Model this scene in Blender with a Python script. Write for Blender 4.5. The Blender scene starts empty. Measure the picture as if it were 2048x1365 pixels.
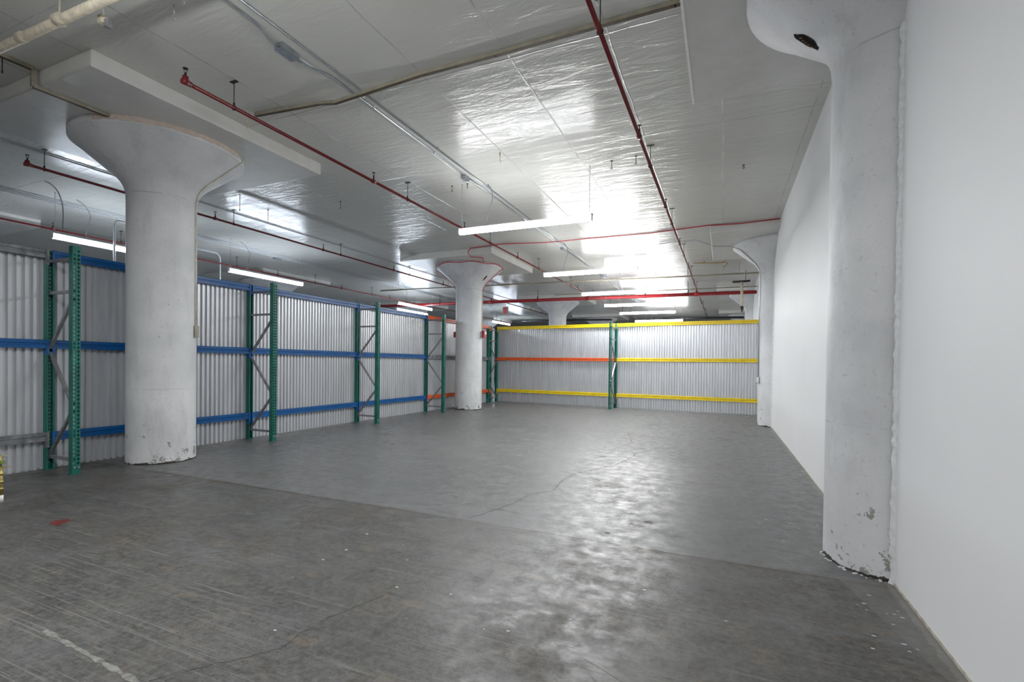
import bpy, bmesh, math, random
from mathutils import Vector, Matrix
random.seed(7)
S = bpy.context.scene
PI = math.pi
# ------------------------------------------------------------------ camera, world, exposure
cam = bpy.data.cameras.new('camera'); camo = bpy.data.objects.new('camera', cam)
S.collection.objects.link(camo); S.camera = camo
yaw, pit, rol = 0.410616, -0.0111432, -0.0121823
fw = Vector((-math.sin(yaw)*math.cos(pit), math.cos(yaw)*math.cos(pit), math.sin(pit)))
rt = Vector((math.cos(yaw), math.sin(yaw), 0)); dn = fw.cross(rt)
r2 = rt*math.cos(rol) + dn*math.sin(rol); d2 = -rt*math.sin(rol) + dn*math.cos(rol)
M = Matrix((r2, -d2, -fw)).transposed().to_4x4(); M.translation = Vector((0, 0, 1.45))
camo.matrix_world = M
cam.sensor_width = 36; cam.lens = 972.66/2048*36; cam.shift_y = (738.73-682.5)/2048
cam.clip_start = 0.02; cam.clip_end = 200
W = bpy.data.worlds.new('world'); S.world = W; W.use_nodes = True
W.node_tree.nodes['Background'].inputs[0].default_value = (0.8, 0.85, 0.9, 1)
W.node_tree.nodes['Background'].inputs[1].default_value = 0.0
S.view_settings.view_transform = 'Standard'; S.view_settings.look = 'None'
S.view_settings.gamma = 1; S.view_settings.use_curve_mapping = False
S.view_settings.exposure = 0.97
TUBE = 30.0            # radiance of every lamp tube
LAMP_W = 58.0          # watts of the downward lamp in every fixture
S.cycles.max_bounces = 10; S.cycles.diffuse_bounces = 6; S.cycles.glossy_bounces = 5
S.cycles.sample_clamp_indirect = 6.0
H = 4.65               # ceiling height
DPB = 4.47             # underside of the drop panels

# ------------------------------------------------------------------ materials
def nt(name):
    m = bpy.data.materials.new(name); m.use_nodes = True
    t = m.node_tree; b = t.nodes['Principled BSDF']
    return m, t, b
class G:
    """tiny node helper"""
    def __init__(s, t): s.t = t
    def n(s, k, **kw):
        x = s.t.nodes.new(k)
        for a, v in kw.items(): setattr(x, a, v)
        return x
    def lk(s, a, b): s.t.links.new(a, b)
    def co(s, scale=(1, 1, 1), rot=(0, 0, 0), loc=(0, 0, 0), rnd=False):
        c = s.n('ShaderNodeTexCoord'); m = s.n('ShaderNodeMapping')
        m.inputs['Scale'].default_value = scale; m.inputs['Rotation'].default_value = rot; m.inputs['Location'].default_value = loc
        s.lk(c.outputs['Object'], m.inputs[0]); return m.outputs[0]
    def noise(s, vec, scale=5, detail=4, rough=.55, dist=0):
        x = s.n('ShaderNodeTexNoise'); x.inputs['Scale'].default_value = scale; x.inputs['Detail'].default_value = detail
        x.inputs['Roughness'].default_value = rough; x.inputs['Distortion'].default_value = dist
        if vec is not None: s.lk(vec, x.inputs['Vector'])
        return x.outputs['Fac']
    def ramp(s, fac, a, b, ca=(0, 0, 0, 1), cb=(1, 1, 1, 1)):
        x = s.n('ShaderNodeValToRGB'); e = x.color_ramp.elements
        e[0].position = a; e[1].position = b; e[0].color = ca; e[1].color = cb
        s.lk(fac, x.inputs[0]); return x.outputs[0]
    def mix(s, f, a, b, mode='MIX'):
        x = s.n('ShaderNodeMix'); x.data_type = 'RGBA'; x.blend_type = mode
        for sock, v in ((x.inputs[0], f), (x.inputs[6], a), (x.inputs[7], b)):
            if hasattr(v, 'node'): s.lk(v, sock)
            else: sock.default_value = v
        return x.outputs[2]
    def math(s, op, a, b=0.0, c=None):
        x = s.n('ShaderNodeMath'); x.operation = op
        for i, v in enumerate((a, b) if c is None else (a, b, c)):
            if hasattr(v, 'node'): s.lk(v, x.inputs[i])
            else: x.inputs[i].default_value = v
        return x.outputs[0]
    def sep(s, v):
        x = s.n('ShaderNodeSeparateXYZ'); s.lk(v, x.inputs[0]); return x.outputs
    def bump(s, h, strength, dist, bsdf, prev=None):
        x = s.n('ShaderNodeBump'); x.inputs['Strength'].default_value = strength; x.inputs['Distance'].default_value = dist
        s.lk(h, x.inputs['Height'])
        if prev is not None: s.lk(prev, x.inputs['Normal'])
        s.lk(x.outputs[0], bsdf.inputs['Normal']); return x.outputs[0]
def simple(name, col, rough=.5, metal=0, bump=0, var=.06, vs=30):
    m, t, b = nt(name); g = G(t); v = g.co()
    n = g.noise(v, vs, 3)
    c = g.mix(g.ramp(n, .35, .65), (*[x*(1-var) for x in col], 1), (*[min(1, x*(1+var)) for x in col], 1))
    g.lk(c, b.inputs['Base Color']); b.inputs['Roughness'].default_value = rough; b.inputs['Metallic'].default_value = metal
    if bump: g.bump(n, bump, .01, b)
    return m
M_green = simple('green_paint', (.004, .125, .095), .42, 0, 0, .18, 6)
M_blue = simple('blue_paint', (.003, .085, .27), .33, 0, 0, .12, 5)
M_yellow = simple('yellow_paint', (.70, .52, .008), .4, 0, 0, .1, 5)
M_orange = simple('orange_paint', (.62, .095, .02), .4, 0, 0, .12, 5)
M_gbeam = simple('worn_grey_paint', (.20, .21, .22), .5, .3, 0, .35, 9)
M_galv = simple('galvanised_steel', (.42, .42, .42), .42, .8, 0, .15, 12)
M_brace = simple('brace_steel', (.30, .30, .31), .42, .75, 0, .15, 12)
M_red = simple('red_pipe_paint', (.15, .010, .013), .32, 0, 0, .2, 7)
M_redm = simple('bright_red_pipe_paint', (.33, .014, .018), .35, 0, 0, .2, 4)
M_redc = simple('red_cable', (.5, .03, .05), .5)
M_cream = simple('cream_paint', (.60, .54, .42), .5, 0, .2, .18, 14)
M_und = simple('brown_shade_underside', (.085, .06, .035), .6, 0, .2, .3, 20)  # brown of the raceways' shadow side, shade put into the colour
M_tan = simple('tan_raceway_paint', (.30, .275, .21), .45, 0, 0, .15, 8)
M_cond = simple('conduit_steel', (.40, .43, .46), .3, .8, 0, .12, 10)
M_condp = simple('painted_conduit', (.52, .54, .56), .4, .2, 0, .1, 10)
M_dark = simple('dark_iron', (.03, .028, .025), .5, .4)
M_brass = simple('brass', (.35, .24, .08), .35, .8)
M_white = simple('white_enamel', (.8, .8, .8), .35)
M_cord = simple('grey_cord', (.22, .23, .24), .6)
M_black = simple('black_pipe', (.015, .016, .02), .4)
M_zinc = simple('yellow_zinc', (.42, .34, .12), .35, .7, 0, .3, 20)
M_rust = simple('rusty_wood', (.22, .10, .035), .8, 0, .5, .5, 30)
M_hole = simple('dark_cavity', (.02, .017, .014), .9)
M_plaster = simple('joint_compound', (.72, .73, .73), .8, 0, .4, .08, 25)
M_redface = simple('red_sign_face', (.75, .10, .09), .4)
M_edge = simple('edge_white', (.88, .88, .87), .8, 0, .3, .05, 25)
M_debris = simple('floor_crack_fill', (.028, .022, .018), .9)
M_oil = simple('oil_stain', (.05, .045, .04), .6, 0, 0, .3, 20)
M_lightmark = simple('pale_scuff', (.15, .148, .135), .7, 0, 0, .35, 25)
M_speck = simple('white_paint_drop', (.5, .5, .49), .6)
M_redspot = simple('red_spray_paint', (.13, .018, .015), .6, 0, 0, .4, 25)
m, t, b = nt('lamp_tube'); M_tube = m
b.inputs['Base Color'].default_value = (.9, .9, .9, 1); b.inputs['Emission Color'].default_value = (.97, .985, 1, 1)
b.inputs['Emission Strength'].default_value = TUBE

M_tube2 = M_tube.copy(); M_tube2.name = 'lamp_tube_cool'; M_tube2.node_tree.nodes['Principled BSDF'].inputs['Emission Color'].default_value = (.78, .88, 1, 1)
# glossy painted concrete ceiling
def ceiling_mat(name):
    m, t, b = nt(name); g = G(t); v = g.co(); x, y, z = g.sep(v)
    big = g.noise(v, .35, 3); med = g.noise(g.co((1, 1, 1)), 2.2, 5, .6); fine = g.noise(v, 14, 4, .6)
    c = g.mix(g.ramp(big, .3, .7), (.56, .56, .525, 1), (.65, .65, .615, 1))
    c = g.mix(g.math('MULTIPLY', g.ramp(med, .4, .8), .2), c, (.56, .555, .51, 1))
    # formwork board seams along y every 1.05 m and across at 2.28 m
    wob = g.math('MULTIPLY', g.math('SUBTRACT', g.noise(v, 1.3, 2), .5), .05)
    def lines(coord, pitch, off, width):
        u = g.math('FRACT', g.math('DIVIDE', g.math('ADD', g.math('ADD', coord, wob), off), pitch))
        d = g.math('MULTIPLY', g.math('ABSOLUTE', g.math('SUBTRACT', u, .5)), pitch)
        return g.math('SUBTRACT', 1, g.math('SMOOTH_MIN', g.math('DIVIDE', d, width), 1, .2))
    la = lines(x, 1.02, .57, .012); lb = lines(y, 2.28, 1.02, .012)
    ln = g.math('MAXIMUM', g.math('MAXIMUM', la, lb), 0)
    br = g.ramp(g.noise(v, 3, 3), .42, .6)
    lnb = g.math('MULTIPLY', ln, br)
    c = g.mix(g.math('MULTIPLY', lnb, .5), c, (.17, .165, .14, 1))
    # small dark pits and scrapes
    vo = g.n('ShaderNodeTexVoronoi'); vo.inputs['Scale'].default_value = 2.1; g.lk(g.co((1, 1.4, 1)), vo.inputs['Vector'])
    pit_ = g.math('MULTIPLY', g.math('LESS_THAN', vo.outputs['Distance'], .018), .8)
    c = g.mix(pit_, c, (.06, .055, .045, 1))
    g.lk(c, b.inputs['Base Color'])
    rr = g.ramp(med, .3, .75, (.19, .19, .19, 1), (.25, .25, .25, 1)); g.lk(rr, b.inputs['Roughness'])
    b.inputs['Specular IOR Level'].default_value = .36
    b.inputs['Coat Weight'].default_value = .0; b.inputs['Coat Roughness'].default_value = .16
    wav = g.noise(g.co((.55, 1.9, 1)), 3.0, 5, .6, .4)
    p = g.bump(wav, .95, .017, b)
    h2 = g.math('ADD', g.math('MULTIPLY', ln, 1.0), g.math('MULTIPLY', fine, .25))
    p2 = g.bump(h2, .6, .006, b, p)
    g.lk(p2, b.inputs['Coat Normal'])
    return m
M_ceil = ceiling_mat('glossy_painted_ceiling')

def column_mat():
    m, t, b = nt('painted_concrete_column'); g = G(t); v = g.co(); x, y, z = g.sep(v)
    inf = g.n('ShaderNodeObjectInfo'); vv = g.n('ShaderNodeVectorMath'); vv.operation = 'ADD'
    rnd = g.n('ShaderNodeCombineXYZ'); g.lk(g.math('MULTIPLY', inf.outputs['Random'], 37), rnd.inputs[0]); g.lk(g.math('MULTIPLY', inf.outputs['Random'], 11), rnd.inputs[1])
    g.lk(v, vv.inputs[0]); g.lk(rnd.outputs[0], vv.inputs[1]); q = vv.outputs[0]
    big = g.noise(q, 1.4, 5, .6); 
    c = g.mix(g.ramp(big, .3, .7), (.54, .55, .565, 1), (.70, .705, .71, 1))
    # pits
    vo = g.n('ShaderNodeTexVoronoi'); vo.inputs['Scale'].default_value = 7; g.lk(q, vo.inputs['Vector'])
    keep = g.ramp(g.noise(q, 1.7, 2), .44, .52)
    pit_ = g.math('MULTIPLY', g.math('LESS_THAN', vo.outputs['Distance'], g.math('MULTIPLY', g.noise(q, 5, 2), .085)), keep)
    c = g.mix(g.math('MULTIPLY', pit_, .85), c, (.09, .08, .06, 1))
    st = g.noise(g.co((1, 1, .25)), 4, 5, .7); c = g.mix(g.math('MULTIPLY', g.ramp(st, .52, .72), .35), c, (.34, .34, .33, 1))
    gr = g.noise(q, 34, 4, .7); c = g.mix(g.math('MULTIPLY', g.ramp(gr, .60, .70), .4), c, (.26, .25, .23, 1))
    # scrapes growing toward the foot: chips in the paint
    foot = g.math('SUBTRACT', 1, g.math('MINIMUM', g.math('DIVIDE', z, 1.1), 1))
    sc = g.noise(q, 9, 6, .7)
    thr = g.math('SUBTRACT', .70, g.math('MULTIPLY', g.math('POWER', foot, 2.0), .14))
    chips = g.math('GREATER_THAN', sc, thr)
    c = g.mix(g.math('MULTIPLY', chips, .75), c, (.17, .155, .12, 1))
    # horizontal and vertical board seams
    sx = g.noise(q, 5, 2)
    for zz, wd in ((1.02, .004), (3.72, .006)):
        d = g.math('ABSOLUTE', g.math('SUBTRACT', z, g.math('ADD', zz, g.math('MULTIPLY', sx, .03))))
        ln = g.math('MULTIPLY', g.math('LESS_THAN', d, wd), g.ramp(g.noise(q, 3, 3), .45, .55))
        c = g.mix(g.math('MULTIPLY', ln, .4), c, (.2, .19, .17, 1))
    # ragged dark foot where the paint stops
    ft = g.math('LESS_THAN', z, g.math('MULTIPLY', g.math('SUBTRACT', g.noise(q, 5, 4, .7), .36), .16))
    c = g.mix(ft, c, (.07, .06, .05, 1))
    g.lk(c, b.inputs['Base Color']); b.inputs['Roughness'].default_value = .55
    g.bump(g.math('ADD', g.math('MULTIPLY', big, .6), g.math('MULTIPLY', sc, .3)), .35, .02, b)
    return m
M_col = column_mat()

def drop_mat():
    m, t, b = nt('drop_panel_paint'); g = G(t); v = g.co()
    n = g.noise(v, 3, 5, .6)
    c = g.mix(g.ramp(n, .3, .7), (.58, .575, .545, 1), (.66, .655, .63, 1))
    sc = g.noise(v, 11, 5, .7); c = g.mix(g.math('MULTIPLY', g.ramp(sc, .68, .72), .6), c, (.2, .18, .14, 1))
    g.lk(c, b.inputs['Base Color']); b.inputs['Roughness'].default_value = .28; b.inputs['Specular IOR Level'].default_value = .4
    g.bump(g.noise(v, 4, 5, .6, .4), .5, .012, b); return m
M_drop = drop_mat()

def wall_mat(name, a=(.74, .745, .75), rough=.6):
    m, t, b = nt(name); g = G(t); v = g.co()
    n = g.noise(v, .8, 3)
    g.lk(g.mix(g.ramp(n, .3, .7), (*a, 1), (*[k*1.04 for k in a], 1)), b.inputs['Base Color'])
    b.inputs['Roughness'].default_value = rough
    g.bump(g.noise(g.co((1, 18, .6)), 6, 3), .06, .004, b); return m
M_wall = wall_mat('white_gypsum_wall')
M_farwall = wall_mat('far_wall_paint', (.5, .5, .49))

def corr_mat():
    m, t, b = nt('corrugated_galvanised_sheet'); g = G(t)
    n = g.noise(g.co((3, 3, .25)), 3, 4, .6)
    g.lk(g.mix(g.ramp(n, .3, .7), (.56, .575, .60, 1), (.68, .69, .71, 1)), b.inputs['Base Color'])
    b.inputs['Metallic'].default_value = .55; b.inputs['Roughness'].default_value = .36
    sp = g.noise(g.co(), 60, 2); g.bump(sp, .05, .002, b); return m
M_corr = corr_mat()

def floor_mat():
    m, t, b = nt('worn_concrete_floor'); g = G(t); v = g.co(); x, y, z = g.sep(v)
    big = g.noise(v, .55, 5, .6); med = g.noise(v, 2.6, 6, .65); fine = g.noise(v, 26, 5, .7)
    near = g.math('LESS_THAN', y, g.math('ADD', 3.93, g.math('MULTIPLY', g.math('SUBTRACT', g.noise(v, 2, 3), .5), .04)))
    cfar = g.mix(g.ramp(med, .32, .68), (.112, .116, .119, 1), (.160, .163, .165, 1))
    cnear = g.mix(g.ramp(med, .32, .68), (.046, .045, .041, 1), (.088, .085, .077, 1))
    c = g.mix(near, cfar, cnear)
    c = g.mix(g.ramp(big, .35, .7), c, g.mix(1.0, c, (.84, .84, .84, 1), 'MULTIPLY'))
    # brown stains, denser on the near slab
    st = g.noise(g.co((1, 1, 1), (0, 0, .4), (3, 1, 0)), 1.15, 7, .72)
    thr = g.math('SUBTRACT', .575, g.math('MULTIPLY', near, .065))
    stm = g.math('MINIMUM', g.math('MAXIMUM', g.math('MULTIPLY', g.math('SUBTRACT', st, thr), 7), 0), 1)
    c = g.mix(g.math('MULTIPLY', stm, .85), c, (.055, .041, .029, 1))
    tan_ = g.noise(g.co((1, 2, 1), (0, 0, .2), (9, 4, 0)), 2.3, 7, .75)
    c = g.mix(g.math('MULTIPLY', g.ramp(tan_, .565, .66), .6), c, (.17, .125, .08, 1))
    # pale dusty patches
    du = g.noise(g.co((1, 1.6, 1), (0, 0, -.5), (1, 7, 0)), 1.3, 7, .75)
    c = g.mix(g.math('MULTIPLY', g.ramp(du, .50, .72), .5), c, (.155, .16, .163, 1))
    # drag marks: very stretched noises in several directions
    tot = None
    for i, (an, sc, th) in enumerate(((.10, 1.0, .61), (-.35, 1.2, .61), (.95, .9, .61), (1.75, 1.1, .62), (2.6, 1.0, .61), (.3, .6, .63))):
        q = g.co((.8*sc, 80*sc, 1), (0, 0, an), (i*3.1, i*7.7, 0))
        s_ = g.ramp(g.noise(q, 1, 3, .6, .25), th, th+.035)
        s_ = g.math('MULTIPLY', s_, g.ramp(g.noise(g.co((1, 1, 1), (0, 0, 0), (i*5, i*2, 0)), .9, 3), .42, .6))
        tot = s_ if tot is None else g.math('MAXIMUM', tot, s_)
    c = g.mix(g.math('MULTIPLY', tot, .6), c, (.20, .195, .18, 1))
    dk = g.ramp(g.noise(g.co((2, 30, 1), (0, 0, .25), (2, 2, 0)), 1, 4, .65, .2), .58, .68)
    c = g.mix(g.math('MULTIPLY', dk, .5), c, (.028, .026, .024, 1))
    g2 = g.noise(v, 75, 4, .75); c = g.mix(g.math('MULTIPLY', g.ramp(g2, .45, .58), .5), c, g.mix(1.0, c, (.5, .5, .5, 1), 'MULTIPLY'))
    pk = g.noise(g.co((1, 1.5, 1), (0, 0, .3), (4, 4, 0)), 11, 6, .8); pm = g.math('MULTIPLY', g.ramp(pk, .60, .66), g.ramp(g.noise(v, 1.1, 3), .44, .6))
    c = g.mix(g.math('MULTIPLY', pm, .7), c, (.19, .165, .125, 1))
    dk2 = g.math('MULTIPLY', g.ramp(g.noise(g.co((1, 1.3, 1), (0, 0, .9), (7, 1, 0)), 7, 7, .8), .56, .64), g.ramp(g.noise(g.co((1, 1, 1), (0, 0, 0), (8, 8, 0)), .8, 3), .46, .6))
    c = g.mix(g.math('MULTIPLY', dk2, .8), c, (.032, .026, .020, 1))
    # paint drops
    vo = g.n('ShaderNodeTexVoronoi'); vo.inputs['Scale'].default_value = 5.5; g.lk(g.co(), vo.inputs['Vector'])
    sel = g.ramp(g.noise(v, 1.1, 2), .56, .6)
    dr = g.math('MULTIPLY', g.math('LESS_THAN', vo.outputs['Distance'], g.math('MULTIPLY', g.noise(v, 3, 2), .05)), sel)
    c = g.mix(g.math('MULTIPLY', dr, .8), c, (.55, .54, .52, 1))
    # salt-and-pepper grain
    c = g.mix(g.math('MULTIPLY', g.ramp(fine, .42, .60), .42), c, (.135, .135, .13, 1))
    # joints between pours
    wob = g.math('MULTIPLY', g.math('SUBTRACT', g.noise(v, 1.2, 4), .5), .05)
    for yy, wd, st_ in ((3.93, .009, .95), (8.33, .005, .45), (-.4, .007, .8), (13.0, .006, .5)):
        d = g.math('ABSOLUTE', g.math('SUBTRACT', g.math('ADD', y, wob), yy))
        c = g.mix(g.math('MULTIPLY', g.math('LESS_THAN', d, wd), st_), c, (.03, .02, .013, 1))
    halo = g.math('MULTIPLY', g.math('LESS_THAN', g.math('ABSOLUTE', g.math('SUBTRACT', g.math('ADD', y, wob), 3.93)), .05), g.ramp(med, .45, .7))
    c = g.mix(g.math('MULTIPLY', halo, .6), c, (.075, .05, .033, 1))
    # repair strip by the right wall
    bd = g.math('SUBTRACT', .98, g.math('MULTIPLY', g.math('SUBTRACT', y, 2.87), .217))
    sm = g.math('MULTIPLY', g.math('GREATER_THAN', x, bd), g.math('LESS_THAN', y, 4.0))
    c = g.mix(g.math('MULTIPLY', sm, .5), c, (.15, .145, .135, 1))
    # gritty paler line at the wall foot
    ed = g.math('GREATER_THAN', x, g.math('ADD', 1.02, g.math('MULTIPLY', g.math('SUBTRACT', fine, .5), .1)))
    c = g.mix(g.math('MULTIPLY', ed, .5), c, (.22, .21, .185, 1))
    g.lk(c, b.inputs['Base Color'])
    rr = g.ramp(g.noise(v, 7, 5, .7), .35, .65, (.30, .30, .30, 1), (.58, .58, .58, 1)); rr = g.mix(stm, rr, (.70, .70, .70, 1)); rr = g.mix(tot, rr, (.62, .62, .62, 1))
    g.lk(rr, b.inputs['Roughness']); b.inputs['Specular IOR Level'].default_value = .6
    g.bump(g.math('ADD', g.math('MULTIPLY', fine, .5), med), .22, .006, b)
    return m
M_floor = floor_mat()

# ------------------------------------------------------------------ mesh helpers
def bmn(): return bmesh.new()
def box(bm, a, b_, bev=0):
    x0, y0, z0 = a; x1, y1, z1 = b_
    vs = [bm.verts.new(p) for p in ((x0, y0, z0), (x1, y0, z0), (x1, y1, z0), (x0, y1, z0), (x0, y0, z1), (x1, y0, z1), (x1, y1, z1), (x0, y1, z1))]
    fs = [bm.faces.new([vs[i] for i in f]) for f in ((3, 2, 1, 0), (4, 5, 6, 7), (0, 1, 5, 4), (1, 2, 6, 5), (2, 3, 7, 6), (3, 0, 4, 7))]
    if bev:
        es = list({e for f in fs for e in f.edges}); bmesh.ops.bevel(bm, geom=es, offset=bev, segments=2, affect='EDGES', profile=.7)
    return bm
def frame_at(tg, up=None):
    tg = tg.normalized(); u = up or (Vector((0, 0, 1)) if abs(tg.z) < .9 else Vector((1, 0, 0)))
    a = tg.cross(u).normalized(); return a, a.cross(tg).normalized()
def tube(bm, pts, r, seg=12, caps=True):
    pts = [Vector(p) for p in pts]; rings = []; n = len(pts); a = b_ = None
    for i, p in enumerate(pts):
        d = (pts[min(i+1, n-1)]-pts[max(i-1, 0)]).normalized()
        if a is None: a, b_ = frame_at(d)
        else:
            a = (a - d*a.dot(d)).normalized(); b_ = a.cross(d).normalized()
        k = r[i] if isinstance(r, (list, tuple)) else r
        rings.append([bm.verts.new(p + (a*math.cos(2*PI*j/seg)+b_*math.sin(2*PI*j/seg))*k) for j in range(seg)])
    for i in range(n-1):
        for j in range(seg):
            f = bm.faces.new((rings[i][j], rings[i][(j+1) % seg], rings[i+1][(j+1) % seg], rings[i+1][j])); f.smooth = True
    if caps:
        bm.faces.new(rings[0][::-1]); bm.faces.new(rings[-1])
    return bm
def arc(p0, p1, p2, rad, n=6):
    """round the corner p1"""
    p0, p1, p2 = map(Vector, (p0, p1, p2)); a = p1+(p0-p1).normalized()*rad; c = p1+(p2-p1).normalized()*rad
    return [(a*(1-t)**2 + p1*2*t*(1-t) + c*t*t) for t in [i/n for i in range(n+1)]]
def path(pts, rad=.05):
    o = [Vector(pts[0])]
    for i in range(1, len(pts)-1): o += arc(pts[i-1], pts[i], pts[i+1], rad)
    o.append(Vector(pts[-1])); return o
def bar(bm, p0, p1, w, h, up=None):
    p0, p1 = Vector(p0), Vector(p1); a, b_ = frame_at(p1-p0, up)
    q = [[bm.verts.new(p+a*sx*w/2+b_*sy*h/2) for sx, sy in ((-1, -1), (1, -1), (1, 1), (-1, 1))] for p in (p0, p1)]
    for j in range(4): bm.faces.new((q[0][j], q[0][(j+1) % 4], q[1][(j+1) % 4], q[1][j]))
    bm.faces.new(q[0][::-1]); bm.faces.new(q[1]); return bm
def cyl(bm, p0, p1, r, seg=12): return tube(bm, [p0, p1], r, seg)
def lathe(bm, prof, c=(0, 0), seg=64, cap=True):
    rings = [[bm.verts.new((c[0]+r*math.cos(2*PI*j/seg), c[1]+r*math.sin(2*PI*j/seg), z)) for j in range(seg)] for z, r in prof]
    for i in range(len(rings)-1):
        for j in range(seg):
            f = bm.faces.new((rings[i][j], rings[i][(j+1) % seg], rings[i+1][(j+1) % seg], rings[i+1][j])); f.smooth = True
    if cap: bm.faces.new(rings[0][::-1]); bm.faces.new(rings[-1])
    return bm
def torus(bm, c, ax, R, r, seg=14, s2=6, sx=1.0, up=None):
    c = Vector(c); ax = Vector(ax); a, b_ = frame_at(ax, up); ax = ax.normalized(); rings = []
    for i in range(seg):
        th = 2*PI*i/seg; d = a*math.cos(th)+b_*math.sin(th); o = c + (a*math.cos(th)+b_*math.sin(th)*sx)*R
        rings.append([bm.verts.new(o + d*r*math.cos(2*PI*j/s2) + ax*r*math.sin(2*PI*j/s2)) for j in range(s2)])
    for i in range(seg):
        for j in range(s2):
            f = bm.faces.new((rings[i][j], rings[(i+1) % seg][j], rings[(i+1) % seg][(j+1) % s2], rings[i][(j+1) % s2])); f.smooth = True
    return bm
ORG = {}
def fin(bm):
    bmesh.ops.recalc_face_normals(bm, faces=bm.faces[:]); return bm
def mesh_of(name, bm, mat, off=(0, 0, 0)):
    fin(bm); bmesh.ops.translate(bm, verts=bm.verts[:], vec=-Vector(off))
    me = bpy.data.meshes.new(name); bm.to_mesh(me); bm.free(); me.materials.append(mat); return me
def props(o, label=None, cat=None, group=None, kind=None):
    if label: o['label'] = label
    if cat: o['category'] = cat
    if group: o['group'] = group
    if kind: o['kind'] = kind
    return o
def thing(name, label, cat, loc=(0, 0, 0), rz=0, group=None):
    o = bpy.data.objects.new(name, None); S.collection.objects.link(o); o.location = loc; o.rotation_euler = (0, 0, rz)
    o.empty_display_size = .1; ORG[o.name] = Vector((0, 0, 0)); return props(o, label, cat, group)
def part(name, bm, mat, parent, label=None, kind=None):
    """mesh in the coordinates of the thing's own base"""
    o = bpy.data.objects.new(name, mesh_of(name, bm, mat)); S.collection.objects.link(o); o.parent = parent
    return props(o, label, kind=kind)
def wpart(name, bm, mat, root, parent=None, label=None, kind=None):
    """mesh given in world coordinates, under a thing whose base is at root.location (unrotated)"""
    o = bpy.data.objects.new(name, mesh_of(name, bm, mat, root.location)); S.collection.objects.link(o); o.parent = parent or root
    return props(o, label, kind=kind)
def solo(name, bm, mat, label, cat, base, group=None):
    o = bpy.data.objects.new(name, mesh_of(name, bm, mat, base)); S.collection.objects.link(o); o.location = base
    return props(o, label, cat, group)
def struct(name, bm, mat):
    o = bpy.data.objects.new(name, mesh_of(name, bm, mat)); S.collection.objects.link(o); return props(o, kind='structure')
def dup(root, loc, rz=None, label=None, group=None):
    r = root.copy(); S.collection.objects.link(r); r.location = loc
    if rz is not None: r.rotation_euler = (0, 0, rz)
    if label: r['label'] = label
    if group: r['group'] = group
    for ch in list(root.children):
        c = ch.copy(); S.collection.objects.link(c); c.parent = r
        for gg in list(ch.children):
            d = gg.copy(); S.collection.objects.link(d); d.parent = c
    return r

# ------------------------------------------------------------------ the room
XL, XR, YN, YF = -22.0, 1.07, -8.0, 46.0
flo = struct('floor', box(bmn(), (XL-.2, YN-.2, -.2), (XR+.2, YF+.2, 0)), M_floor)
struct('ceiling', box(bmn(), (XL-.2, YN-.2, H), (XR+.2, YF+.2, H+.2)), M_ceil)
struct('wall_right', box(bmn(), (XR, YN, 0), (XR+.12, YF, H)), M_wall)
struct('wall_left', box(bmn(), (XL-.15, YN, 0), (XL, YF, H)), M_farwall)
struct('wall_back', box(bmn(), (XL, YF, 0), (XR, YF+.15, H)), M_farwall)
struct('wall_near', box(bmn(), (XL, YN-.15, 0), (XR, YN, H)), M_wall)
bm = bmn(); box(bm, (XR-.006, YN, .0), (XR, 4.02, .014)); box(bm, (XR-.006, 4.86, .0), (XR, 13.1, .014))
struct('baseboard_right', bm, simple('raw_board_edge', (.42, .39, .33), .8, 0, .3, .25, 20))

# cracks and marks lying on the floor
def ribbon(bm, pts, w, z=.0012, jit=.006):
    pts = [Vector((p[0], p[1], 0)) for p in pts]; q = []
    for i in range(len(pts)-1):
        n_ = max(2, int((pts[i+1]-pts[i]).length/.035))
        for k in range(n_):
            p = pts[i].lerp(pts[i+1], k/n_); q.append(p+Vector((random.gauss(0, 1), random.gauss(0, 1), 0))*jit if 0 < i+k else p)
    q.append(pts[-1]); prev = None
    for i, p in enumerate(q):
        d = (q[min(i+1, len(q)-1)]-q[max(i-1, 0)]); n = Vector((-d.y, d.x, 0)).normalized(); ww = w*random.uniform(.35, 1.2)
        a = bm.verts.new((p.x+n.x*ww/2, p.y+n.y*ww/2, z)); c = bm.verts.new((p.x-n.x*ww/2, p.y-n.y*ww/2, z))
        if prev: bm.faces.new((prev[0], a, c, prev[1]))
        prev = (a, c)
    return bm
def blob(bm, cx, cy, r, z=.0015, n=12, st=1.0):
    ph = random.random()*6
    vs = [bm.verts.new((cx+math.cos(2*PI*i/n)*r*st*random.uniform(.6, 1.1), cy+math.sin(2*PI*i/n)*r*random.uniform(.6, 1.1), z)) for i in range(n)]
    bm.faces.new(vs); return bm
def fpart(name, bm, mat, label=None, kind=None):
    o = part(name, bm, mat, flo, label, kind); return o
fpart('floor_crack', ribbon(bmn(), [(-2.17, 3.98), (-2.07, 4.27), (-1.97, 4.66), (-1.95, 5.01), (-1.78, 5.29), (-1.82, 5.8), (-1.79, 6.24), (-1.65, 6.51), (-1.59, 6.68), (-1.42, 7.03), (-1.35, 7.43), (-1.3, 7.91), (-1.3, 8.2)], .008), M_debris, 'thin dark crack wandering across the open floor')
fpart('floor_crack', ribbon(bmn(), [(-1.91, 10.78), (-1.56, 9.28), (-1.7, 8.42), (-1.76, 7.67)], .008), M_debris)
fpart('floor_crack', ribbon(bmn(), [(-3.63, 2.05), (-3.6, 2.31), (-3.43, 2.52)], .003), M_debris)
fpart('floor_crack', ribbon(bmn(), [(-4.3, 1.42), (-4.12, 1.9), (-3.8, 2.0), (-3.63, 2.05)], .0025), M_debris)
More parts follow.
